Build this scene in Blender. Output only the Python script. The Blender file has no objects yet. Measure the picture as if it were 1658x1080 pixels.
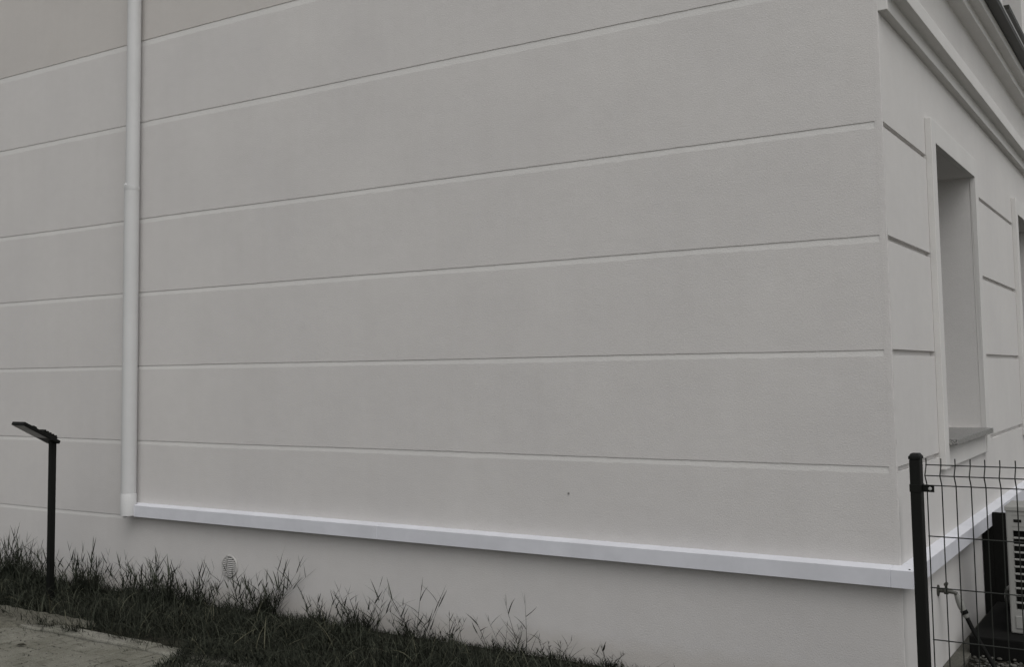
import bpy, bmesh, math, random
from mathutils import Vector, Matrix
random.seed(7)
S = bpy.context.scene
COL = S.collection
R = math.radians

# ------------------------------------------------------------------ camera
YAW, PITCH, ROLL = 0.585576, 0.075940, -0.012306
cam_d = bpy.data.cameras.new('camera')
cam = bpy.data.objects.new('camera', cam_d)
COL.objects.link(cam)
cy_, sy_, cp_, sp_ = math.cos(YAW), math.sin(YAW), math.cos(PITCH), math.sin(PITCH)
fwd = Vector((-sy_*cp_, cy_*cp_, sp_)); r0 = Vector((cy_, sy_, 0)); u0 = r0.cross(fwd)
rt = math.cos(ROLL)*r0 + math.sin(ROLL)*u0
up = -math.sin(ROLL)*r0 + math.cos(ROLL)*u0
m3 = Matrix((rt, up, -fwd)).transposed()
cam.matrix_world = Matrix.Translation((1.19383, -5.4845, 1.6)) @ m3.to_4x4()
cam_d.sensor_width = 36.0
cam_d.lens = 1759.07/1658*36.0
cam_d.shift_x = (829-756.88)/1658
cam_d.shift_y = -(540-471.53)/1658
cam_d.clip_start = 0.05
cam_d.clip_end = 1500
S.camera = cam

# ------------------------------------------------------------------ sky, sun, exposure
SUN_EL, SUN_AZ = 56.0, 131.0          # azimuth clockwise from +Y
w = bpy.data.worlds.new('World'); S.world = w; w.use_nodes = True
nt = w.node_tree; nt.nodes.clear()
out = nt.nodes.new('ShaderNodeOutputWorld'); bg = nt.nodes.new('ShaderNodeBackground')
sky = nt.nodes.new('ShaderNodeTexSky'); sky.sky_type = 'NISHITA'; sky.sun_disc = False
sky.sun_elevation = R(SUN_EL); sky.sun_rotation = R(SUN_AZ)
sky.dust_density = 4.0; sky.air_density = 1.0
hs = nt.nodes.new('ShaderNodeHueSaturation'); hs.inputs['Saturation'].default_value = 0.10
nt.links.new(sky.outputs[0], hs.inputs['Color']); nt.links.new(hs.outputs[0], bg.inputs[0])
bg.inputs[1].default_value = 0.12
nt.links.new(bg.outputs[0], out.inputs[0])
sun_d = bpy.data.lights.new('sun', 'SUN'); sun_d.energy = 0.7; sun_d.angle = R(75); sun_d.color = (1, .985, .96)
sun = bpy.data.objects.new('sun', sun_d); COL.objects.link(sun)
sd = Vector((math.sin(R(SUN_AZ))*math.cos(R(SUN_EL)), math.cos(R(SUN_AZ))*math.cos(R(SUN_EL)), math.sin(R(SUN_EL))))
sun.rotation_euler = sd.to_track_quat('Z', 'Y').to_euler()
sun.location = (4, -6, 12)
S.view_settings.view_transform = 'Standard'; S.view_settings.look = 'None'
S.view_settings.exposure = -0.15; S.view_settings.gamma = 1.0
S.view_settings.use_curve_mapping = False

# ------------------------------------------------------------------ helpers
def link(name, bm, m, parent=None, smooth=False, bevel=0, recalc=False):
    if bevel:
        bmesh.ops.remove_doubles(bm, verts=bm.verts, dist=1e-6)
        es = [e for e in bm.edges if len(e.link_faces) == 2 and e.calc_face_angle(0) > 0.6]
        bmesh.ops.bevel(bm, geom=es, offset=bevel, segments=2, affect='EDGES', profile=.5, clamp_overlap=True)
    if recalc: bmesh.ops.recalc_face_normals(bm, faces=bm.faces)
    me = bpy.data.meshes.new(name); bm.to_mesh(me); bm.free()
    if m: me.materials.append(m)
    if smooth:
        for p in me.polygons: p.use_smooth = True
        me.set_sharp_from_angle(angle=R(42))
    o = bpy.data.objects.new(name, me); COL.objects.link(o)
    if parent: o.parent = parent
    return o
def thing(name, label, cat, loc=(0, 0, 0), group=None):
    o = bpy.data.objects.new(name, None); COL.objects.link(o); o.location = loc
    o.empty_display_size = .1
    o['label'] = label; o['category'] = cat
    if group: o['group'] = group
    return o
def tag(o, label, cat, group=None):
    o['label'] = label; o['category'] = cat
    if group: o['group'] = group
    return o
def box(bm, x0, x1, y0, y1, z0, z1):
    v = [bm.verts.new(p) for p in ((x0,y0,z0),(x1,y0,z0),(x1,y1,z0),(x0,y1,z0),(x0,y0,z1),(x1,y0,z1),(x1,y1,z1),(x0,y1,z1))]
    for f in ((0,3,2,1),(4,5,6,7),(0,1,5,4),(1,2,6,5),(2,3,7,6),(3,0,4,7)): bm.faces.new([v[i] for i in f])
    return v
def tube(bm, pts, rad, n=10, cap=True):
    pts = [Vector(p) for p in pts]
    if not isinstance(rad, (list, tuple)): rad = [rad]*len(pts)
    rings = []; prev = None
    for i, p in enumerate(pts):
        t = (pts[min(i+1, len(pts)-1)] - pts[max(i-1, 0)]).normalized()
        if prev is None:
            a = Vector((0,0,1)) if abs(t.z) < .9 else Vector((1,0,0))
            u = t.cross(a).normalized()
        else:
            u = (prev - t*prev.dot(t)).normalized()
        prev = u; v = t.cross(u)
        rings.append([bm.verts.new(p + (u*math.cos(k*2*math.pi/n) + v*math.sin(k*2*math.pi/n))*rad[i]) for k in range(n)])
    for a, b in zip(rings, rings[1:]):
        for k in range(n): bm.faces.new((a[k], a[(k+1)%n], b[(k+1)%n], b[k]))
    if cap:
        bm.faces.new(rings[0][::-1]); bm.faces.new(rings[-1])
def prism(bm, prof, axis, a, b):
    """extrude a closed profile; axis 'y': profile is (x,z); axis 'x': profile is (y,z)"""
    def P(p, t): return (p[0], t, p[1]) if axis == 'y' else (t, p[0], p[1])
    A = [bm.verts.new(P(p, a)) for p in prof]; B = [bm.verts.new(P(p, b)) for p in prof]
    n = len(prof)
    for i in range(n): bm.faces.new((A[i], A[(i+1)%n], B[(i+1)%n], B[i]))
    bm.faces.new(A[::-1]); bm.faces.new(B)
    bmesh.ops.recalc_face_normals(bm, faces=bm.faces)

# ------------------------------------------------------------------ materials
def mat(name, col, rough=.8, metal=0, spec=.3):
    m = bpy.data.materials.new(name); m.use_nodes = True
    b = m.node_tree.nodes['Principled BSDF']
    b.inputs['Base Color'].default_value = (*col, 1); b.inputs['Roughness'].default_value = rough
    b.inputs['Metallic'].default_value = metal; b.inputs['Specular IOR Level'].default_value = spec
    return m
class N:
    def __init__(s, m): s.t = m.node_tree; s.b = s.t.nodes['Principled BSDF']
    def n(s, k, **kw):
        x = s.t.nodes.new(k)
        for a, v in kw.items():
            setattr(x, a, v)
        return x
    def l(s, a, b): s.t.links.new(a, b)
    def pos(s, scale=(1,1,1)):
        g = s.n('ShaderNodeNewGeometry'); mp = s.n('ShaderNodeMapping'); mp.inputs['Scale'].default_value = scale
        s.l(g.outputs['Position'], mp.inputs['Vector']); return mp.outputs[0]
    def noise(s, vec, sc, det=3, rough=.5):
        x = s.n('ShaderNodeTexNoise'); x.inputs['Scale'].default_value = sc; x.inputs['Detail'].default_value = det
        x.inputs['Roughness'].default_value = rough; s.l(vec, x.inputs['Vector']); return x.outputs['Fac']
    def ramp(s, fac, stops):
        x = s.n('ShaderNodeValToRGB'); e = x.color_ramp.elements
        while len(e) < len(stops): e.new(.5)
        for i, (p, c) in enumerate(stops): e[i].position = p; e[i].color = (*c, 1) if len(c) == 3 else c
        s.l(fac, x.inputs[0]); return x.outputs[0]
    def math(s, op, a, b=None):
        x = s.n('ShaderNodeMath', operation=op)
        for i, v in enumerate((a, b)):
            if v is None: continue
            if isinstance(v, (int, float)): x.inputs[i].default_value = v
            else: s.l(v, x.inputs[i])
        return x.outputs[0]
    def mix(s, fac, a, b, mode='MIX'):
        x = s.n('ShaderNodeMix', data_type='RGBA', blend_type=mode)
        for i, v in ((0, fac), (6, a), (7, b)):
            if isinstance(v, (int, float)): x.inputs[i].default_value = v
            elif isinstance(v, tuple): x.inputs[i].default_value = (*v, 1)
            else: s.l(v, x.inputs[i])
        return x.outputs[2]
    def bump(s, h, st, dist, nrm=None):
        x = s.n('ShaderNodeBump'); x.inputs['Strength'].default_value = st; x.inputs['Distance'].default_value = dist
        s.l(h, x.inputs['Height'])
        if nrm: s.l(nrm, x.inputs['Normal'])
        return x.outputs[0]

def stucco(name, base, upper=None):
    m = mat(name, base, .92, 0, .12); k = N(m)
    p = k.pos()
    patch = k.noise(p, 1.1, 5, .6)
    trow = k.noise(k.pos((9, 9, 17)), 1.0, 4, .6)
    streak = k.noise(k.pos((9, 9, .8)), 1.0, 4, .6)
    c = k.mix(.5, base, tuple(x*1.0 for x in base))
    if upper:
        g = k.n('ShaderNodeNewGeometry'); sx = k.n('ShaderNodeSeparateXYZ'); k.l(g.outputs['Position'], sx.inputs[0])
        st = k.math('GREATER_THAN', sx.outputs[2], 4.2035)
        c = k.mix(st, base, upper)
    v = k.ramp(patch, [(.25, (.955, .95, .95)), (.75, (1.035, 1.03, 1.02))])
    c = k.mix(1, c, v, 'MULTIPLY')
    v = k.ramp(trow, [(.3, (.985, .985, .985)), (.7, (1.012, 1.012, 1.012))])
    c = k.mix(1, c, v, 'MULTIPLY')
    v = k.ramp(streak, [(.28, (.985, .983, .979)), (.6, (1, 1, 1))])
    c = k.mix(1, c, v, 'MULTIPLY')
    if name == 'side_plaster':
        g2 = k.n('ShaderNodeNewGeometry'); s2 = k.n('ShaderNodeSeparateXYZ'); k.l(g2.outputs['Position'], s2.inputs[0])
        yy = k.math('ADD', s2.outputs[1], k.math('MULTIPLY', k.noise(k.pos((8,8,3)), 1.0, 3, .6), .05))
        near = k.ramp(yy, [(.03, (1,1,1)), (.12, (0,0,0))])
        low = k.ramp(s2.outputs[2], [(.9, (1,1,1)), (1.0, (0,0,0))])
        k.t.nodes  # darker below the lowest groove, next to the corner
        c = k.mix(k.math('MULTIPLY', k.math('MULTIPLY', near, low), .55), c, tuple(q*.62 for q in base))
    # aggregate speckle
    sp = k.noise(p, 190, 2, .6)
    v = k.ramp(sp, [(.30, (.93, .93, .925)), (.5, (1, 1, 1)), (.72, (1.02, 1.02, 1.02))])
    c = k.mix(1, c, v, 'MULTIPLY')
    if name == 'render_plaster':   # faint mud splash at the foot of the wall
        g3 = k.n('ShaderNodeNewGeometry'); s3 = k.n('ShaderNodeSeparateXYZ'); k.l(g3.outputs['Position'], s3.inputs[0])
        zz = k.math('SUBTRACT', s3.outputs[2], k.math('MULTIPLY', k.noise(k.pos((9, 9, 14)), 1.0, 6, .8), .15))
        sp_ = k.ramp(zz, [(0.0, (.90, .885, .86)), (.09, (1, 1, 1))])
        c = k.mix(1, c, sp_, 'MULTIPLY')
    # sparse small scratches and dirt specks
    sc = k.noise(k.pos((30, 30, 75)), 1.0, 2, .5)
    v = k.ramp(sc, [(.18, (.88, .87, .86)), (.25, (1, 1, 1))])
    c = k.mix(1, c, v, 'MULTIPLY')
    k.l(c, k.b.inputs['Base Color'])
    grain = k.noise(p, 130, 4, .7)
    wav = k.noise(p, 2.2, 3, .5)
    b1 = k.bump(wav, .5, .012)
    b2 = k.bump(trow, .18, .002, b1)
    b3 = k.bump(grain, .6, .0038, b2)
    k.l(b3, k.b.inputs['Normal'])
    return m
WALL = (.617, .603, .594)
M = {}
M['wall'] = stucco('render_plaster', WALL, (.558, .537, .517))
M['band'] = stucco('groove_plaster', (.640, .632, .620), (.640, .632, .620))
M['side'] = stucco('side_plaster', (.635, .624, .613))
def fine(name, col, rough=.6, amp=.06, bumpd=.001, spec=.3, sc=40):
    m = mat(name, col, rough, 0, spec); k = N(m); p = k.pos()
    a = k.noise(p, 3, 4, .6); b = k.noise(p, sc, 3, .6)
    c = k.mix(1, col, k.ramp(a, [(.25, (1-amp,)*3), (.75, (1+amp*.5,)*3)]), 'MULTIPLY')
    c = k.mix(1, c, k.ramp(b, [(.3, (1-amp*.6,)*3), (.6, (1, 1, 1))]), 'MULTIPLY')
    k.l(c, k.b.inputs['Base Color']); k.l(k.bump(b, .4, bumpd), k.b.inputs['Normal'])
    return m
M['trim'] = fine('trim_plaster', (.64, .63, .612), .85, .05, .0015, .15, 90)
M['ledge'] = fine('coated_ledge_metal', (.675, .683, .725), .6, .09, .0022, .25, 7)
M['pipe'] = fine('painted_pipe', (.59, .592, .59), .45, .04, .0002, .4, 10)
M['dark_metal'] = fine('dark_brown_metal', (.028, .027, .022), .5, .2, .0005, .3)
M['green_black'] = fine('powder_coated_anthracite', (.005, .0055, .0045), .55, .2, .0003, .22)
M['wire'] = fine('coated_wire', (.016, .018, .015), .55, .2, .0002, .3)
M['steel'] = fine('galvanised_bolt', (.45, .45, .44), .4, .1, .0002, .5)
M['glass'] = mat('dark_window_glass', (.02, .023, .025), .05, 0, .6)
M['pvc'] = fine('window_pvc', (.6, .6, .6), .4, .03, .0001, .4)
M['ac'] = fine('cream_unit_metal', (.30, .30, .285), .45, .05, .0003, .4)
M['black'] = fine('black_rubber', (.006, .006, .0055), .85, .2, .0006, .15)
M['panel'] = fine('shade_black', (.010, .010, .009), .9, .3, .0006, .1)  # stands in for the deep shade beside the cooling unit
M['brass'] = fine('weathered_tap_metal', (.06, .06, .05), .45, .2, .0004, .4)
M['grey_plastic'] = fine('grey_hose_connector', (.22, .22, .205), .5, .15, .0004, .35)
M['hose'] = fine('black_hose', (.006, .006, .0055), .7, .2, .0003, .15)
M['led'] = fine('led_panel', (.20, .20, .185), .35, .3, .0006, .5, 60)
M['ventp'] = fine('vent_plastic', (.50, .49, .475), .5, .06, .0003, .3)
M['dark'] = mat('dark_void', (.012, .012, .011), .95, 0, .05)
def granite():
    m = mat('granite', (.3, .3, .29), .35, 0, .4); k = N(m); p = k.pos()
    a = k.noise(p, 160, 2, .7); b = k.noise(p, 60, 2, .6)
    c = k.ramp(a, [(.36, (.03, .03, .03)), (.46, (.16, .16, .155)), (.64, (.40, .39, .38))])
    c = k.mix(k.ramp(b, [(.4, (0,0,0)), (.6, (.35,.35,.35))]), c, (.16, .16, .155))
    k.l(c, k.b.inputs['Base Color']); return m
M['granite'] = granite()
def soil():
    m = mat('soil', (.03, .028, .022), .95, 0, .1); k = N(m); p = k.pos()
    c = k.ramp(k.noise(p, 18, 5, .7), [(.3, (.012, .012, .009)), (.7, (.05, .047, .036))])
    k.l(c, k.b.inputs['Base Color']); k.l(k.bump(k.noise(p, 30, 5, .7), .9, .02), k.b.inputs['Normal']); return m
M['soil'] = soil()
def conc(name, a, b, sc=14):
    m = mat(name, a, .9, 0, .15); k = N(m); p = k.pos()
    c = k.ramp(k.noise(p, sc, 6, .7), [(.3, a), (.7, b)])
    d = k.ramp(k.noise(p, 2.6, 4, .6), [(.35, (.75, .75, .72)), (.65, (1.05, 1.05, 1.05))])
    e = k.ramp(k.noise(p, 170, 2, .5), [(.32, (.6, .6, .58)), (.5, (1, 1, 1)), (.7, (1.2, 1.2, 1.2))])
    c = k.mix(1, c, d, 'MULTIPLY'); c = k.mix(1, c, e, 'MULTIPLY')
    k.l(c, k.b.inputs['Base Color'])
    k.l(k.bump(k.noise(p, 90, 5, .7), .7, .004), k.b.inputs['Normal']); return m
M['paver'] = conc('concrete_paver', (.16, .156, .132), (.225, .22, .19))
M['kerb'] = conc('kerb_concrete', (.19, .185, .16), (.26, .255, .222), 8)
M['joint'] = conc('joint_sand', (.10, .096, .08), (.15, .145, .12), 30)
M['apron'] = conc('apron_concrete', (.09, .088, .077), (.13, .126, .11), 20)
M['earth'] = conc('earth_ground', (.32, .315, .295), (.42, .415, .39), 5)
def leaf(name, c0, c1):
    m = mat(name, c0, .75, 0, .12); k = N(m)
    a = k.n('ShaderNodeAttribute', attribute_name='tint')
    c = k.ramp(a.outputs['Fac'], [(0, c0), (.8, c1), (.93, tuple(x*1.3 for x in c1)), (1, (.13, .125, .085))])
    k.l(c, k.b.inputs['Base Color']); return m
M['grass'] = leaf('grass_blades', (.010, .012, .008), (.040, .044, .032))
M['weed'] = leaf('weed_leaves', (.016, .019, .013), (.046, .051, .038))

# ================================================================== SETTING
bm = bmesh.new(); v = [bm.verts.new(p) for p in ((-500,-500,-.06),(500,-500,-.06),(500,500,-.06),(-500,500,-.06))]; bm.faces.new(v)
o = link('ground', bm, M['earth']); o['kind'] = 'structure'

# soil bed under the grass, slightly uneven
bm = bmesh.new()
nx, ny = 150, 14; g = []
for i in range(nx+1):
    row = []
    for j in range(ny+1):
        x = -14 + 14*i/nx; y = -1.02 + 1.02*j/ny
        z = -.005 + random.uniform(-.012, .010) if 0 < j < ny else -.012
        row.append(bm.verts.new((x, y, z)))
    g.append(row)
for i in range(nx):
    for j in range(ny): bm.faces.new((g[i][j], g[i+1][j], g[i+1][j+1], g[i][j+1]))
o = link('soil_bed', bm, M['soil'], smooth=True); o['kind'] = 'structure'

# paved path : small concrete blocks on a sand bed
bm = bmesh.new(); v = [bm.verts.new(p) for p in ((-14,-6,-.02),(3,-6,-.02),(3,-1.12,-.02),(-14,-1.12,-.02))]; bm.faces.new(v)
o = link('path_bedding', bm, M['joint']); o['kind'] = 'structure'
bm = bmesh.new()
L, W = .20, .10
row = 0; x = -10.0
while x < 1.0:
    y = -1.12 - (row % 2)*L/2 + (0 if row % 2 == 0 else L/2)
    first = True
    while y > -3.6:
        ln = L/2 if (first and row % 2) else L
        first = False
        g1 = random.uniform(.002, .0045); zz = random.uniform(-.004, .003)
        vs = box(bm, x+g1, x+W-g1, y-ln+g1, y-g1, -.05, .0)
        tx, ty = random.uniform(-.02, .02), random.uniform(-.012, .012)
        for q in vs:
            q.co.x += random.uniform(-.0012, .0012); q.co.y += random.uniform(-.0012, .0012)
            if q.co.z > -.01: q.co.z = zz + (q.co.x-x-W/2)*tx + (q.co.y-y+ln/2)*ty
        y -= ln
    x += W; row += 1
o = link('path', bm, M['paver'], bevel=.006); o['kind'] = 'structure'
# kerb stones
bm = bmesh.new(); x = -10.0
while x < 2.0:
    zz = random.uniform(.0, .008); a = random.uniform(-.004, .004)
    vs = box(bm, x+.004, x+.996, -1.115+a, -.985+a, -.08, .008+zz); x += 1.0
o = link('kerb', bm, M['kerb'], bevel=.012); o['kind'] = 'structure'

# sandy dirt washed over the kerb and the path edge
bm = bmesh.new(); nx, ny = 130, 16; g = []
for i in range(nx+1):
    x = -9.5 + 5.3*i/nx; row = []
    fade = min(1, max(0, (-4.78-x)/.5))
    for j in range(ny+1):
        v = j/ny; y = -.86 - v*(.36*fade+.10)
        edge = .30 + .65*fade*(.75+.35*math.sin(x*5.1)+.2*math.sin(x*13.7))
        z = .030 - .055*max(0, v-edge)/(1-min(edge, .9))*1.6 + .006*math.sin(x*31+j)*math.cos(x*17-j*2) + random.uniform(-.003, .003)
        if fade <= 0: z = -.03
        row.append(bm.verts.new((x, y, z)))
    g.append(row)
for i in range(nx):
    for j in range(ny): bm.faces.new((g[i][j], g[i+1][j], g[i+1][j+1], g[i][j+1]))
o = link('sand', bm, M['joint'], smooth=True, recalc=False); o['kind'] = 'structure'

# side yard: concrete apron and gravel
bm = bmesh.new(); box(bm, .002, .085, .002, 12, -.05, .004)
o = link('concrete_apron', bm, M['apron'], bevel=.003); o['kind'] = 'structure'
bm = bmesh.new(); v = [bm.verts.new(p) for p in ((.087,-1.0,-.02),(4,-1.0,-.02),(4,12,-.02),(.087,12,-.02))]; bm.faces.new(v)
o = link('gravel_bed', bm, M['soil']); o['kind'] = 'structure'
def gravel():
    m = mat('pebbles', (.2, .2, .19), .8, 0, .25); k = N(m)
    a = k.n('ShaderNodeAttribute', attribute_name='tint')
    c = k.ramp(a.outputs['Fac'], [(0, (.02, .02, .018)), (.5, (.055, .053, .046)), (1, (.15, .147, .135))])
    c2 = k.mix(1, c, k.ramp(k.noise(k.pos(), 120, 3, .6), [(.3, (.7,.7,.7)), (.6, (1.1,1.1,1.1))]), 'MULTIPLY')
    k.l(c2, k.b.inputs['Base Color']); return m
M['pebble'] = gravel()
base = bmesh.new(); bmesh.ops.create_icosphere(base, subdivisions=1, radius=1)
bv = [v.co.copy() for v in base.verts]; bf = [[v.index for v in f.verts] for f in base.faces]; base.free()
V = []; F = []; T = []
for i in range(5200):
    x = random.uniform(.10, 1.6); y = random.uniform(.2, 2.6); s = random.uniform(.006, .0155)
    zc = random.uniform(-.016, .0)
    rz = random.uniform(0, 6.28); ax, ay, az = s*random.uniform(.8,1.3), s*random.uniform(.7,1.1), s*random.uniform(.45,.8)
    o0 = len(V); c, sn = math.cos(rz), math.sin(rz); t = random.random()
    for p in bv:
        px, py, pz = p.x*ax*random.uniform(.85,1.1), p.y*ay, p.z*az
        V.append((x+px*c-py*sn, y+px*sn+py*c, zc+pz)); T.append(t)
    F += [[o0+k for k in f] for f in bf]
me = bpy.data.meshes.new('gravel'); me.from_pydata(V, [], F)
at = me.attributes.new('tint', 'FLOAT', 'POINT'); at.data.foreach_set('value', T)
me.materials.append(M['pebble'])
for p in me.polygons: p.use_smooth = True
o = bpy.data.objects.new('gravel', me); COL.objects.link(o); o['kind'] = 'stuff'
tag(o, 'grey pebbles spread on the ground around the outdoor cooling unit', 'gravel')

# ================================================================== BUILDING
bld = thing('building', 'pale grey rendered building with grooved walls, window and stepped cornice', 'building')
GR = [(4.204, .046), (3.563, .043), (2.813, .034), (2.250, .033), (1.692, .031), (1.130, .031)]
# --- long front wall (plane y=0) with horizontal V grooves that stop just short of the corner
def front_wall():
    bm = bmesh.new()
    XL, XJ = -14.0, -5.60
    def strip(x0, x1, grooves, zb, zt, step=.03, jit=.0016):
        n = max(2, int((x1-x0)/step)); cols = []
        ph = [random.uniform(0, 9) for _ in range(20)]
        for i in range(n+1):
            x = x0 + (x1-x0)*i/n
            ends = i in (0, n)
            col = [(0, zb)]
            for gi, (zt_, b) in reversed(list(enumerate(grooves))):
                j1 = 0 if ends else .0012*math.sin(x*2.3+ph[gi]) + random.gauss(0, jit*.35)
                j2 = 0 if ends else .002*math.sin(x*3.1+ph[gi+9]) + random.gauss(0, jit)
                col += [(0, zt_-b+j2), (.0036, zt_-.0026+j1), (.0040, zt_+j1*.8-.0005), (-.0004, zt_+.0008+j1)]
            col.append((0, zt))
            cols.append([bm.verts.new((x, y, z)) for y, z in col])
        for a, b in zip(cols, cols[1:]):
            for k in range(len(a)-1):
                f = bm.faces.new((a[k], b[k], b[k+1], a[k+1]))
                if k % 4 == 1: f.material_index = 1
        return cols
    a = strip(XL, XJ, GR + [(.567, .030)], -.3, 8)
    b = strip(XJ, -.036, GR, -.3, 8)
    # end faces of grooves where they stop
    zs = [v.co.z for v in b[-1]]
    for k in range(0, len(GR)):
        i = 1 + 4*k
        bm.faces.new([b[-1][i], b[-1][i+1], b[-1][i+2], b[-1][i+3]])
    # rough rounded corner strip
    prev = b[-1]
    prof = [(-.036, 0), (-.024, -.0003), (-.008, 0.0), (-.0016, .0003), (-.0003, .0016), (0, .012)]
    nz = 260; rings = []
    for i in range(nz+1):
        z = -.3 + 8.3*i/nz
        rings.append([bm.verts.new((x + random.gauss(0, .0004)*(k > 2), y + random.gauss(0, .0003)*(1 < k < 5), z)) for k, (x, y) in enumerate(prof)])
    for p, q in zip(rings, rings[1:]):
        for k in range(len(prof)-1): bm.faces.new((p[k], p[k+1], q[k+1], q[k]))
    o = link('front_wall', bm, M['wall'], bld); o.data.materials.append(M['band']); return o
front_wall()
# --- side wall (plane x=0): cells with depth
WIN = [(1.165, 2.53), (4.745, 6.11), (8.325, 9.69)]
ZW = (1.195, 2.895); ZU = (4.72, 6.4)
def side_wall():
    ys = {.012, 12.0}; zs = {-.3, 8.0}
    gz = [(h-.028, h) for h in (2.811, 2.250, 1.694, 1.130)]
    gy = [(.016, 1.047)]
    for (a, b), (c, d) in zip(WIN, WIN[1:]): gy.append((b+.13, c-.118))
    gy.append((9.82, 11.8))
    for a, b in WIN + gy: ys |= {a, b}
    for a, b in gz + [ZW, ZU]: zs |= {a, b}
    ys = sorted(ys); zs = sorted(zs)
    def dep(y, z):
        for a, b in WIN:
            if a < y < b and (ZW[0] < z < ZW[1] or ZU[0] < z < ZU[1]): return -.36
        for a, b in gz:
            if a < z < b:
                for c, d in gy:
                    if c < y < d: return -.024
        return 0
    bm = bmesh.new(); D = {}
    for i in range(len(ys)-1):
        for j in range(len(zs)-1): D[i, j] = dep((ys[i]+ys[i+1])/2, (zs[j]+zs[j+1])/2)
    for (i, j), d in D.items():
        y0, y1, z0, z1 = ys[i], ys[i+1], zs[j], zs[j+1]
        if d > -.3: bm.faces.new([bm.verts.new((d, y, z)) for y, z in ((y0,z0),(y1,z0),(y1,z1),(y0,z1))])
        e = D.get((i+1, j))
        if e is not None and e != d: bm.faces.new([bm.verts.new(p) for p in ((d,y1,z0),(e,y1,z0),(e,y1,z1),(d,y1,z1))])
        e = D.get((i, j+1))
        if e is not None and e != d: bm.faces.new([bm.verts.new(p) for p in ((d,y0,z1),(d,y1,z1),(e,y1,z1),(e,y0,z1))])
    bmesh.ops.remove_doubles(bm, verts=bm.verts, dist=1e-5)
    bmesh.ops.recalc_face_normals(bm, faces=bm.faces)
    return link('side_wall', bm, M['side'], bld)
side_wall()
bm = bmesh.new(); box(bm, -14, -.05, .05, 12, 7.9, 8.0)
link('roof', bm, M['trim'], bld)
# --- windows
for i, (a, b) in enumerate(WIN):
    for lvl, (z0, z1) in enumerate((ZW, ZU)):
        bm = bmesh.new()
        fx = .035
        y0, y1 = a-.118, b+.13
        if lvl == 0:
            zb, zt = 1.035, 3.025
            box(bm, -.0, fx, y0, a-.0, zb, zt); box(bm, 0, fx, b, y1, zb, zt)
            box(bm, 0, fx, a, b, z1, zt)
            for f in list(bm.faces): pass
            surr = link('window', bm, M['trim'], bld, bevel=.003)
            bm = bmesh.new(); box(bm, 0, .026, a+.001, b-.001, zb+.002, z0-.034)
            link('apron', bm, M['trim'], surr, bevel=.002)
        else:
            box(bm, -.355, -.30, a, b, z0, z0+.07)
            surr = link('window', bm, M['pvc'], bld)
        bm = bmesh.new()
        if lvl == 0: box(bm, -.34, .078, a+.0015, b-.03, z0-.030, z0+.004)
        else: box(bm, -.29, .05, a+.0015, b-.0015, z0-.035, z0+.004)
        link('sill', bm, M['granite'] if lvl == 0 else M['dark_metal'], surr, bevel=.002)
        bm = bmesh.new()
        m_ = (a+b)/2
        for q in ((a, a+.07, z0, z1), (b-.07, b, z0, z1), (a+.07, b-.07, z1-.07, z1), (a+.07, b-.07, z0, z0+.07), (m_-.05, m_+.05, z0+.07, z1-.07)):
            box(bm, -.355, -.285, q[0], q[1], q[2]+.004, q[3])
        link('frame', bm, M['pvc'], surr, bevel=.004)
        bm = bmesh.new(); box(bm, -.36, -.33, a+.002, b-.002, z0, z1-.002)
        link('pane', bm, M['glass'], surr)
# --- cornice on the side wall
bm = bmesh.new()
prism(bm, [(-.002,3.36),(.045,3.36),(.045,3.434),(.106,3.436),(.106,3.515),(.10,3.53),(.04,3.552),(-.002,3.56)], 'y', .001, 12)
link('cornice', bm, M['trim'], bld, bevel=.003)
bm = bmesh.new()
prism(bm, [(-.002,3.975),(.086,3.975),(.086,4.035),(.150,4.035),(.152,4.098),(-.002,4.12)], 'y', .001, 12)
co = link('cornice', bm, M['trim'], bld, bevel=.003)
bm = bmesh.new()
prism(bm, [(.0,4.122),(.154,4.100),(.155,4.094),(.222,4.094),(.224,4.122)], 'y', -.002, 12)
link('flashing', bm, M['dark_metal'], co)
bm = bmesh.new(); prism(bm, [(.0,4.145),(.0,4.128),(.227,4.124),(.228,4.132)], 'y', -.004, 12)
link('drip_edge', bm, M['pipe'], co)
# --- projecting ledge that wraps the corner
bm = bmesh.new()
d = .065; z0, z1, zi = .574, .655, .669
def ring(pts): return [bm.verts.new(p) for p in pts]
xs = [-5.455, -3.104, -3.1025, -.036, -.0345]
secs = []
def secA(x, e=0):
    return ring([(x, .004, z0), (x, -d-e, z0-e), (x, -d-e, z1+e), (x, .004, zi+e)])
A0 = secA(-5.455); 
order = [A0, secA(-4.4, .0008), secA(-3.106), secA(-3.1045, -.003), secA(-3.1015, -.003), secA(-3.100), secA(-1.5, -.0007), secA(-.038), secA(-.0365, -.0025), secA(-.0345, -.0025), secA(-.033)]
corner = ring([(-.004, .004, z0), (d, -d, z0), (d, -d, z1), (-.004, .004, zi)])
order.append(corner)
def secB(y, e=0): return ring([(-.004, y, z0), (d+e, y, z0-e), (d+e, y, z1+e), (-.004, y, zi+e)])
order += [secB(.075), secB(.0765, -.0025), secB(.0795, -.0025), secB(.081), secB(2.9), secB(2.9015, -.003), secB(2.9045, -.003), secB(2.906), secB(12)]
for p, q in zip(order, order[1:]):
    for k in range(4): bm.faces.new((p[k], p[(k+1)%4], q[(k+1)%4], q[k]))
bm.faces.new(A0); bm.faces.new(order[-1][::-1])
bmesh.ops.recalc_face_normals(bm, faces=bm.faces)
led = link('ledge', bm, M['ledge'], bld)
bm = bmesh.new(); tube(bm, [(.048, -.045, .6585), (.048, -.045, .6625)], .0045, 10)
link('screw', bm, M['brass'], led)

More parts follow.
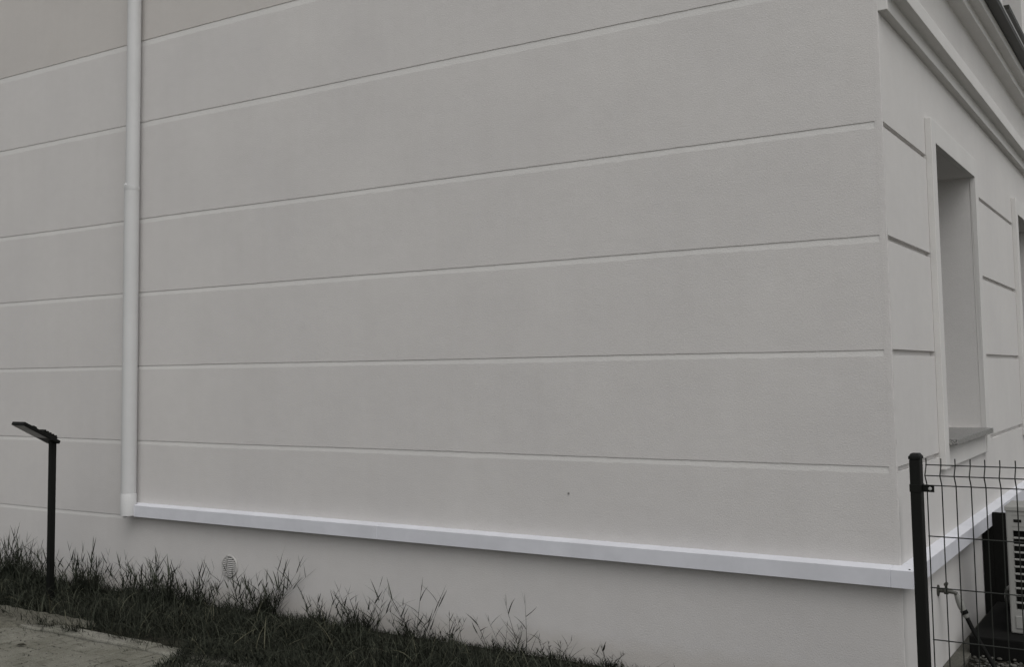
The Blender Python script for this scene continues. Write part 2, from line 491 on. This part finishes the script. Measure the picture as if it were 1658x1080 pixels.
# ================================================================== WALL FIXTURES
dp = thing('downpipe', 'pale round rainwater downpipe running down the long wall to the ledge', 'downpipe', (-5.45, -.07, .58))
def local(o, root): o.location = -root.location; return o
PX, PY = -5.452, -.068
bm = bmesh.new(); tube(bm, [(PX, PY, .60), (PX, PY, 3.03)], .0565, 28); local(link('pipe', bm, M['pipe'], dp, smooth=True, recalc=True), dp)
bm = bmesh.new(); tube(bm, [(PX+.003, PY+.002, 3.00), (PX+.006, PY+.002, 8.0)], .052, 28); local(link('pipe', bm, M['pipe'], dp, smooth=True, recalc=True), dp)
bm = bmesh.new(); tube(bm, [(PX, PY, 3.025), (PX, PY, 3.05), (PX+.001, PY, 3.062), (PX+.003, PY, 3.063)], [.0575, .0605, .0605, .053], 28); local(link('coupling', bm, M['pipe'], dp, smooth=True, recalc=True), dp)
bm = bmesh.new(); tube(bm, [(PX, PY, .580), (PX, PY, .738), (PX, PY, .741)], [.0588, .0588, .057], 28); local(link('shoe', bm, M['pipe'], dp, smooth=True, recalc=True), dp)
bm = bmesh.new(); tube(bm, [(PX-.035, PY, .582), (PX-.035, PY, .562)], .014, 12); local(link('drain_spout', bm, M['pipe'], dp, smooth=True, recalc=True), dp)

# round vent grille
vt = thing('vent_grille', 'small round louvred vent low on the long wall behind weeds', 'vent', (-4.455, 0, .283))
vx, vz, vr = -4.455, .283, .078
bm = bmesh.new()
nseg = 32
R0 = [bm.verts.new((vx+math.cos(t)*vr, -.003, vz+math.sin(t)*vr)) for t in [k*2*math.pi/nseg for k in range(nseg)]]
R1 = [bm.verts.new((vx+math.cos(t)*(vr-.004), -.012, vz+math.sin(t)*(vr-.004))) for t in [k*2*math.pi/nseg for k in range(nseg)]]
R2 = [bm.verts.new((vx+math.cos(t)*(vr-.012), -.012, vz+math.sin(t)*(vr-.012))) for t in [k*2*math.pi/nseg for k in range(nseg)]]
R3 = [bm.verts.new((vx+math.cos(t)*(vr-.013), -.0035, vz+math.sin(t)*(vr-.013))) for t in [k*2*math.pi/nseg for k in range(nseg)]]
for a, b in ((R0, R1), (R1, R2), (R2, R3)):
    for k in range(nseg): bm.faces.new((a[k], a[(k+1)%nseg], b[(k+1)%nseg], b[k]))
local(link('rim', bm, M['ventp'], vt, smooth=False), vt)
bm = bmesh.new(); bm.faces.new([bm.verts.new((vx+math.cos(k*2*math.pi/nseg)*(vr-.013), -.003, vz+math.sin(k*2*math.pi/nseg)*(vr-.013))) for k in range(nseg)])
local(link('opening', bm, M['dark'], vt), vt)
bm = bmesh.new()
for k in range(9):
    zz = vz - .054 + k*.0135; hw = math.sqrt(max(0, (vr-.014)**2-(zz-vz)**2))
    vs = [bm.verts.new(p) for p in ((vx-hw,-.013,zz-.0036),(vx+hw,-.013,zz-.0036),(vx+hw,-.0045,zz+.0036),(vx-hw,-.0045,zz+.0036))]
    bm.faces.new(vs)
    vs = [bm.verts.new(p) for p in ((vx-hw,-.013,zz-.0052),(vx+hw,-.013,zz-.0052),(vx+hw,-.013,zz-.0036),(vx-hw,-.013,zz-.0036))]
    bm.faces.new(vs)
local(link('louvres', bm, M['ventp'], vt), vt)
bm = bmesh.new(); tube(bm, [(-1.773, .002, .919), (-1.773, -.006, .919)], .0055, 8)
tag(link('wall_anchor', bm, M['grey_plastic']), 'tiny dark peg in the long wall above the ledge', 'wall anchor')

# garden tap and hose on the side wall
tp = thing('garden_tap', 'small metal garden tap on the side wall behind the fence', 'tap', (0, .84, .41))
bm = bmesh.new(); tube(bm, [(.0, .84, .41), (.006, .84, .41), (.008, .84, .41)], [.030, .030, .02], 16); local(link('flange', bm, M['brass'], tp), tp)
bm = bmesh.new(); tube(bm, [(.006,.84,.41),(.030,.84,.41),(.034,.84,.41),(.052,.84,.41),(.056,.84,.41),(.082,.84,.407),(.092,.845,.400)], [.010,.010,.017,.017,.011,.010,.012], 12)
local(link('body', bm, M['brass'], tp, smooth=True), tp)
bm = bmesh.new(); tube(bm, [(.043,.84,.42),(.043,.84,.436)], .007, 8); tube(bm, [(.043,.822,.440),(.043,.826,.447),(.043,.84,.444),(.043,.854,.447),(.043,.858,.440)], [.005,.010,.009,.010,.005], 8)
local(link('handle', bm, M['brass'], tp, smooth=True), tp)
hs_ = thing('garden_hose', 'black garden hose with grey connector hanging from the wall tap', 'hose', (.09, .85, .39))
bm = bmesh.new(); tube(bm, [(.088,.846,.402),(.094,.85,.388),(.104,.85,.362),(.116,.85,.332),(.124,.85,.312),(.134,.85,.288),(.138,.85,.279)], [.011,.014,.019,.021,.015,.017,.012], 12)
local(link('connector', bm, M['grey_plastic'], hs_, smooth=True), hs_)
bm = bmesh.new(); tube(bm, [(.122,.85,.316),(.130,.85,.298)], .0188, 12); local(link('collar', bm, M['black'], hs_), hs_)
bm = bmesh.new(); pts = [(.134,.85,.288),(.165,.85,.216),(.195,.85,.158),(.223,.85,.106),(.252,.85,.052),(.285,.84,.018),(.36,.80,.008),(.5,.70,.008),(.72,.50,.008),(1.0,.45,.008)]
tube(bm, pts, .0112, 10); local(link('hose', bm, M['hose'], hs_, smooth=True), hs_)

# ================================================================== OUTDOOR COOLING UNIT
ac = thing('air_conditioner', 'cream outdoor air conditioning unit with louvred grille beside the side wall', 'air conditioner', (.67, 1.55, .1))
X0, X1, Y0, Y1, Z0, Z1 = .272, 1.08, 1.40, 1.70, .105, .808
bm = bmesh.new()
gx0, gx1, gz0, gz1 = .306, .80, .238, .678
# body with a recessed grille opening in its front face
fr = [(X0, Z0), (X1, Z0), (X1, Z1), (X0, Z1)]; gr = [(gx0, gz0), (gx1, gz0), (gx1, gz1), (gx0, gz1)]
fo = [bm.verts.new((x, Y0, z)) for x, z in fr]; fi = [bm.verts.new((x, Y0, z)) for x, z in gr]; fb = [bm.verts.new((x, Y0+.03, z)) for x, z in gr]
bo = [bm.verts.new((x, Y1, z)) for x, z in fr]
for k in range(4):
    bm.faces.new((fo[k], fo[(k+1)%4], fi[(k+1)%4], fi[k])); bm.faces.new((fi[k], fi[(k+1)%4], fb[(k+1)%4], fb[k]))
    bm.faces.new((fo[(k+1)%4], fo[k], bo[k], bo[(k+1)%4]))
bm.faces.new(bo[::-1])
bmesh.ops.recalc_face_normals(bm, faces=bm.faces)
es = [e for e in bm.edges if all(v in fo or v in bo for v in e.verts)]
bmesh.ops.bevel(bm, geom=es, offset=.010, segments=3, affect='EDGES', profile=.5)
body = local(link('casing', bm, M['ac'], ac), ac)
bm = bmesh.new(); bm.faces.new([bm.verts.new((x, Y0+.0295, z)) for x, z in gr]); local(link('grille_opening', bm, M['dark'], ac), ac)
bm = bmesh.new(); n = 11
for k in range(1, n):
    zz = gz0 + (gz1-gz0)*k/n; box(bm, gx0-.001, gx1+.001, Y0-.003, Y0+.006, zz-.005, zz+.005)
for k in range(1, 4):
    xx = gx0 + (gx1-gx0)*k/4+.04; box(bm, xx-.004, xx+.004, Y0+.0065, Y0+.014, gz0, gz1)
local(link('louvres', bm, M['ac'], ac, bevel=.0015), ac)
bm = bmesh.new(); box(bm, X0-.004, X1+.004, Y0-.006, Y1+.004, Z1-.022, Z1+.006); local(link('lid', bm, M['ac'], ac, bevel=.005), ac)
bm = bmesh.new(); box(bm, .312, .352, Y0-.0022, Y0-.0005, .725, .741); local(link('badge', bm, M['dark'], ac), ac)
bm = bmesh.new()
for z_ in (.70, .763):
    box(bm, X0+.03, X1-.03, Y0-.0016, Y0-.0004, z_, z_+.0025)
local(link('casing_seam', bm, M['grey_plastic'], ac), ac)
bm = bmesh.new(); box(bm, .300, .56, Y0-.006, Y0-.0003, .135, .205); local(link('lower_panel', bm, M['ac'], ac, bevel=.005), ac)
for x_ in (.34, .98):
    bm = bmesh.new(); box(bm, x_-.03, x_+.03, Y0+.02, Y1+.02, .1015, .1075)
    local(link('foot_rail', bm, M['black'], ac), ac)

bm = bmesh.new(); box(bm, .078, 1.25, 1.24, 2.30, -.02, .101)
tag(link('mounting_base', bm, M['black'], bevel=.006), 'low black base slab on the gravel beneath the outdoor air conditioning unit', 'base')
sc = thing('shade_panel', 'added black board standing in for the deep shade between the side wall and the outdoor cooling unit', 'shade_board', (.6, 2.36, 0))  # made-up board, added where the gap beside the unit lies in deep shade
bm = bmesh.new(); box(bm, .068, 1.5, 2.34, 2.37, .0, .66); local(link('board', bm, M['panel'], sc, bevel=.002), sc)
bm = bmesh.new(); box(bm, .004, .0675, 2.34, 2.365, .0, .57); local(link('edge_strip', bm, M['panel'], sc), sc)
for q in (.30, 1.2):
    bm = bmesh.new(); box(bm, q, q+.04, 2.371, 2.41, 0, .66); local(link('batten', bm, M['panel'], sc), sc)
pp = thing('refrigerant_lines', 'insulated refrigerant pipes looping behind the outdoor cooling unit', 'pipes', (.2, 1.9, .2))
bm = bmesh.new(); tube(bm, [(.30,1.74,.30),(.24,1.80,.30),(.20,1.88,.26),(.185,1.94,.20),(.18,2.05,.14),(.17,2.2,.115),(.17,2.3,.11)], .014, 10)
local(link('insulated_pipe', bm, M['grey_plastic'], pp, smooth=True), pp)
bm = bmesh.new(); tube(bm, [(.30,1.75,.25),(.25,1.80,.24),(.22,1.9,.19),(.21,2.0,.125),(.2,2.2,.115)], .010, 10)
local(link('insulated_pipe', bm, M['hose'], pp, smooth=True), pp)

# ================================================================== MESH FENCE
fe = thing('mesh_fence', 'dark welded wire mesh fence panel with square post and clip near corner', 'fence', (.26, -.85, 0))
bm = bmesh.new(); box(bm, .2385, .2785, -.88, -.82, -.05, 1.238); local(link('post', bm, M['green_black'], fe, bevel=.003), fe)
bm = bmesh.new(); vs = box(bm, .2360, .2815, -.8825, -.8175, 1.2385, 1.252)
vt_ = box(bm, .2385, .279, -.880, -.820, 1.2522, 1.262)
for q in vt_[4:]: q.co.x = .2587 + (q.co.x-.2587)*.72; q.co.y = -.85 + (q.co.y+.85)*.72
local(link('post_cap', bm, M['green_black'], fe, bevel=.0025), fe)
bm = bmesh.new(); box(bm, .2365, .2805, -.8825, -.8175, 1.110, 1.140); box(bm, .2806, .324, -.856, -.8525, 1.110, 1.139)
cl = local(link('clip', bm, M['green_black'], fe, bevel=.0012), fe)
bm = bmesh.new(); tube(bm, [(.309, -.8565, 1.124), (.309, -.8605, 1.124), (.309, -.862, 1.124)], [.0068, .0068, .004], 12)
link('bolt', bm, M['steel'], cl)
bm = bmesh.new(); YF = -.845
VP = [(YF,1.243),(YF,1.217),(YF-.008,1.206),(YF-.030,1.181),(YF-.030,1.173),(YF-.008,1.147),(YF,1.136),(YF,.937),(YF,.737),(YF,.536),(YF,.335),(YF,.135),(YF,.06)]
for k in range(47):
    x = .2965 + .0533*k; e = random.uniform(-.0012, .0012)
    tube(bm, [(x+e, y, z) for y, z in VP], .00245, 6)
for y, z in ((YF-.0045,1.217),(YF-.034,1.177),(YF-.0045,1.136),(YF-.0045,.937),(YF-.0045,.737),(YF-.0045,.536),(YF-.0045,.335),(YF-.0045,.135)):
    tube(bm, [(.2935 if z != 1.136 else .30, y, z), (1.5, y, z+random.uniform(-.001,.001)), (2.76, y, z)], .0025, 6)
local(link('wire_panel', bm, M['wire'], fe, smooth=True), fe)
bm = bmesh.new(); box(bm, 2.79, 2.83, -.88, -.82, -.05, 1.24); local(link('post', bm, M['green_black'], fe, bevel=.003), fe)

# ================================================================== PATH LAMP
lp = thing('bollard_lamp', 'black slim path lamp post with flat tilted head standing in the weeds', 'lamp', (-5.78, -.49, 0))
bm = bmesh.new(); box(bm, -5.799, -5.761, -.512, -.470, -.05, 1.145); local(link('post', bm, M['green_black'], lp, bevel=.002), lp)
bm = bmesh.new()
# flat head in its own frame: length along s (0..L), width w, thickness t
def hp(s, w_, t):
    a = R(27); return (-5.78 + w_, -.478 - s*math.cos(a) + t*math.sin(a)*-1*-1*0 - t*math.sin(a)*-1, 1.148 + s*math.sin(a) + t*math.cos(a))
def hbox(bm, s0, s1, w0, w1, t0, t1):
    v = [bm.verts.new(hp(*p)) for p in ((s0,w0,t0),(s1,w0,t0),(s1,w1,t0),(s0,w1,t0),(s0,w0,t1),(s1,w0,t1),(s1,w1,t1),(s0,w1,t1))]
    for f in ((0,3,2,1),(4,5,6,7),(0,1,5,4),(1,2,6,5),(2,3,7,6),(3,0,4,7)): bm.faces.new([v[i] for i in f])
hbox(bm, -.012, .323, -.085, .062, -.020, .005)
bmesh.ops.recalc_face_normals(bm, faces=bm.faces)
head = local(link('lamp_head', bm, M['green_black'], lp, bevel=.003), lp)
bm = bmesh.new(); hbox(bm, .10, .312, -.075, .052, -.0225, -.0202)
bmesh.ops.recalc_face_normals(bm, faces=bm.faces); link('led_panel', bm, M['led'], head)
bm = bmesh.new()
hbox(bm, .02, .15, -.05, .056, .0055, .020)
for k in range(5): hbox(bm, .03+k*.025, .040+k*.025, -.045, .056, .0205, .027)
hbox(bm, .21, .24, -.04, .056, .0055, .013)
bmesh.ops.recalc_face_normals(bm, faces=bm.faces); link('heat_sink', bm, M['green_black'], head, bevel=.001)
bm = bmesh.new(); box(bm, -5.802, -5.758, -.514, -.466, 1.125, 1.158); local(link('hinge', bm, M['green_black'], lp, bevel=.003), lp)

# ================================================================== GRASS AND WEEDS
class Blades:
    def __init__(s): s.V = []; s.F = []; s.T = []
    def blade(s, p, az, h, lean, curl, wd, tint, n=4, tipf=.04):
        """strip from p: starts at elevation 'lean' (rad from vertical), bends by 'curl' over its length"""
        o = len(s.V); x, y, z = p; dx, dy = math.cos(az), math.sin(az); sx, sy = -dy, dx
        tw = random.uniform(-.6, .6)
        a = lean; st = h/n
        for i in range(n+1):
            f = i/n; ww = wd*(1-f)**.7*(.55+.9*min(f*3, .5)) + wd*tipf*0
            cx = math.cos(tw)*sx; cyy = math.cos(tw)*sy; cz = math.sin(tw)*.6
            if i < n:
                s.V += [(x-cx*ww, y-cyy*ww, z-cz*ww), (x+cx*ww, y+cyy*ww, z+cz*ww)]; s.T += [tint, tint]
            else:
                s.V.append((x, y, z)); s.T.append(tint)
            x += math.sin(a)*dx*st; y += math.sin(a)*dy*st; z += math.cos(a)*st
            a += curl/n
            if z < .004: z = .004
        for i in range(n-1): s.F.append((o+2*i, o+2*i+1, o+2*i+3, o+2*i+2))
        s.F.append((o+2*(n-1), o+2*(n-1)+1, o+2*n))
        return (x, y, z)
    def build(s, name, m):
        me = bpy.data.meshes.new(name); me.from_pydata(s.V, [], s.F)
        at = me.attributes.new('tint', 'FLOAT', 'POINT'); at.data.foreach_set('value', s.T)
        me.materials.append(m); o = bpy.data.objects.new(name, me); COL.objects.link(o); return o
YMAX = -.006
def clampy(p): return (p[0], min(p[1], YMAX), p[2])
# low matted grass over the bed
B = Blades()
def mat_h(x, y):
    n = .5+.5*math.sin(x*2.1+1.3*math.sin(y*5+x*1.7))*math.cos(x*.9-y*3)
    h = .04 + .07*n
    if y > -.25: h *= .55 if x > -4.3 else .9
    if y < -.8: h *= .8
    return h
for i in range(46000):
    x = -8.2 + 8.2*random.random()**.85; y = random.uniform(-1.0, -.012)
    if y < -.93 + .07*math.sin(x*4.3) + .05*math.sin(x*9.1+1) and random.random() < .8: continue
    if y < -.97 + .10*math.sin(x*3.3) + .04*math.sin(x*11) and random.random() < .7: continue
    if x < -5.0 and y < -.80 and random.random() < .75: continue
    h = mat_h(x, y)*random.uniform(.5, 1.9)
    az = random.uniform(0, 2*math.pi)
    if y > -.12 and math.sin(az) > 0: az = -az
    t = random.random()**1.7
    B.blade((x, y, -.004), az, h, random.uniform(.1, .9), random.uniform(.3, 1.7), random.uniform(.0016, .0034), t)
# creeping runners over kerb and path edge at the right part
for i in range(15000):
    x = random.uniform(-3.8, -1.2); y0 = -.93
    y = y0 - random.random()**1.6*(.06 + .75*min(1, max(0, (x+3.78)/.30)))
    az = random.uniform(0, 6.28); z = .02 if y > -1.12 else .002
    B.blade((x, y, z), az, random.uniform(.03, .11), random.uniform(.4, 1.3), random.uniform(.3, 1.4), random.uniform(.0018, .0034), random.random()**1.5)
for i in range(700):   # longer pale arching blades
    x = random.uniform(-6.8, -1.2); y = random.uniform(-.95, -.3)
    B.blade((x, y, .01), random.uniform(0, 6.28), random.uniform(.14, .30), random.uniform(.2, .8), random.uniform(.8, 1.9), random.uniform(.002, .0034), random.uniform(.6, 1), 6)
for i in range(40):   # small clumps leaning over the kerb
    cx_ = random.uniform(-6.5, -3.9); cy = -.97 - random.random()*.10
    for k in range(random.randint(8, 34)):
        B.blade((cx_+random.gauss(0, .035), cy+random.gauss(0, .02), .0), random.uniform(3.3, 6.1), random.uniform(.04, .15), random.uniform(.3, 1.1), random.uniform(.2, 1.4), random.uniform(.0016, .003), random.random()**1.5)
for i in range(420):   # stray sprigs on the paving
    x = random.uniform(-6.6, -4.0); y = -.98 - random.random()**2*.22
    B.blade((x, y, .002), random.uniform(0, 6.28), random.uniform(.02, .07), random.uniform(.3, 1.2), .6, .0018, random.random())
for i in range(500):   # flattened dark stems lying in the mat
    x = random.uniform(-7.0, -1.0); y = random.uniform(-.95, -.15)
    B.blade((x, y, .03), random.uniform(0, 6.28), random.uniform(.12, .26), random.uniform(1.0, 1.35), random.uniform(.2, .8), random.uniform(.002, .0038), random.random(), 5)
o = B.build('grass', M['grass']); o['kind'] = 'stuff'
tag(o, 'dark matted grass strip between the long wall and the paved path', 'grass')

def stem(Bl, x, y, h, az, lean, leaves=5, thick=.0016):
    """one grass stalk with narrow straight leaves held at acute angles"""
    n = 7; px, py, pz = x, y, 0.0; a = lean; pts = [(px, py, pz)]
    bend = random.uniform(-.1, .3)
    for i in range(n):
        px += math.sin(a)*math.cos(az)*h*.8/n; py += math.sin(a)*math.sin(az)*h*.8/n; pz += math.cos(a)*h*.8/n; a += bend/n
        py = min(py, YMAX-.004); pts.append((px, py, pz))
    t = random.uniform(0, .6)
    for (ex, ey) in ((1, 0), (0, 1)):
        o = len(Bl.V)
        for i, p in enumerate(pts):
            ww = thick*(1.25-i/n*.8); Bl.V += [(p[0]-ex*ww, p[1]-ey*ww*.8, p[2]), (p[0]+ex*ww, p[1]+ey*ww*.8, p[2])]; Bl.T += [t, t]
        for i in range(n): Bl.F.append((o+2*i, o+2*i+1, o+2*i+3, o+2*i+2))
    side = random.choice((0, 1))
    for k in range(leaves):
        f = .12 + .86*(k+random.uniform(-.2, .2)+.3)/leaves; f = max(.08, min(.99, f)); q = f*n; i = min(int(q), n-1); u = q-i
        p = tuple(pts[i][c]*(1-u)+pts[i+1][c]*u for c in range(3))
        side = 1-side
        la = side*math.pi + random.uniform(-.7, .7)
        if p[1] > -.08 and math.sin(la) > 0: la = -la
        Bl.blade(p, la, min(.16, h*random.uniform(.28, .55)), random.uniform(.35, 1.0), random.uniform(-.3, .6), random.uniform(.0036, .0066), min(1, t+random.uniform(-.1, .35)), 5)
    Bl.blade(pts[-1], az, h*random.uniform(.18, .3), a, random.uniform(-.1, .3), .0024, t, 4)
    Bl.blade(pts[-1], az+random.uniform(1, 5), h*random.uniform(.14, .26), random.uniform(.2, .5), random.uniform(-.1, .3), .0022, t, 4)

TUFTS = [
 # x, y, spread_x, spread_y, height, stems, label
 (-6.80, -.16, .18, .10, .42, 62, 'tall weed tuft against the long wall at the left end'),
 (-6.58, -.22, .18, .12, .33, 60, 'dense weed tuft left of the lamp post by the wall'),
 (-6.25, -.30, .20, .14, .29, 60, 'bushy weed tuft just left of the lamp post foot'),
 (-5.78, -.18, .12, .10, .36, 60, 'upright weed tuft just right of the lamp post'),
 (-5.90, -.45, .10, .06, .20, 46, 'low weeds around the foot of the lamp post'),
 (-5.24, -.15, .13, .08, .33, 40, 'weed tuft beneath the left end of the ledge'),
 (-4.93, -.20, .13, .08, .36, 54, 'thick weed tuft below the ledge, left of the vent'),
 (-4.66, -.13, .15, .08, .34, 40, 'branching weed tuft immediately left of the round vent'),
 (-4.30, -.14, .10, .07, .27, 18, 'short weed tuft growing under the round vent'),
 (-4.04, -.10, .10, .05, .47, 34, 'tallest weed tuft immediately right of the round vent'),
 (-3.58, -.09, .10, .05, .27, 20, 'spreading weed tuft second to the right of the vent'),
 (-3.24, -.08, .13, .05, .34, 30, 'leafy weed tuft under the ledge joint at mid wall'),
 (-2.84, -.06, .12, .04, .36, 11, 'thin tall weed stalks near the middle of the wall foot'),
 (-2.62, -.06, .12, .04, .20, 12, 'low curling weed tuft right of the thin tall stalks'),
 (-2.20, -.05, .12, .03, .22, 9, 'sparse weed tuft where the grass strip narrows'),
 (-2.07, -.05, .03, .02, .36, 2, 'single tall weed stalk with forked leaves against the wall'),
 (-1.86, -.04, .09, .03, .16, 7, 'small weed tuft right of the single forked stalk'),
 (-1.52, -.04, .05, .02, .14, 7, 'tiny weed sprigs at the far right of the grass strip'),
]
for (x, y, sx, sy, h, n, lab) in TUFTS:
    if n > 20: h *= 1.10
    Bl = Blades()
    n = int(n*.85) if n > 12 else n
    for k in range(n):
        ax = random.gauss(0, sx*.55); ay = random.gauss(0, sy*.5)
        xx, yy = x+ax, min(-.012, y+ay)
        hh = h*(.35+.65*random.random()**1.5)*(1 if n > 3 else 1.0) if k > 1 else h*random.uniform(.95, 1.05)
        az = math.atan2(ay*.5, ax if abs(ax) > .01 else random.uniform(-1, 1))
        if yy > -.08 and math.sin(az) > 0: az = -az
        stem(Bl, xx, yy, hh, az, random.uniform(.02, .75), random.randint(3, 5), random.uniform(.0012, .002))
    for k in range(n*8):
        ax = random.gauss(0, sx*.5); ay = random.gauss(0, sy*.6); az = random.uniform(0, 6.28); yy = min(-.012, y+ay)
        if yy > -.08 and math.sin(az) > 0: az = -az
        Bl.blade((x+ax, yy, 0), az, h*random.uniform(.15, .5), random.uniform(.1, .9), random.uniform(.1, 1.2), random.uniform(.0018, .0034), random.random()**1.4, 5)
    Bl.V = [(a, min(b, YMAX), c) for a, b, c in Bl.V]
    o = Bl.build('weed_tuft', M['weed']); tag(o, lab, 'weeds', 'weed tufts along the foot of the long wall')

# a dried leaf and a few crumbs on the paving
bm = bmesh.new()
lf = [(0,0,.004),(.018,.012,.012),(.045,.014,.014),(.075,.004,.006),(.045,-.012,.010),(.018,-.012,.006)]
bm.faces.new([bm.verts.new((-4.78+a*math.cos(.4)-b*math.sin(.4), -1.44+a*math.sin(.4)+b*math.cos(.4), c)) for a, b, c in lf])
tag(link('dry_leaf', bm, M['soil']), 'small dark dried leaf lying on the block paving', 'leaf')
V = []; F = []; T = []
for i in range(420):
    x = random.uniform(-6.2, -3.3); y = -1.0-random.random()*.9; s_ = random.uniform(.002, .0055); o0 = len(V); t = random.random()
    for p in bv: V.append((x+p.x*s_, y+p.y*s_, .003+p.z*s_*.6)); T.append(t)
    F += [[o0+k for k in f] for f in bf]
me = bpy.data.meshes.new('grit'); me.from_pydata(V, [], F)
at = me.attributes.new('tint', 'FLOAT', 'POINT'); at.data.foreach_set('value', T); me.materials.append(M['pebble'])
o = bpy.data.objects.new('grit', me); COL.objects.link(o); o['kind'] = 'stuff'
tag(o, 'loose grit scattered over the block paving and kerb', 'grit')
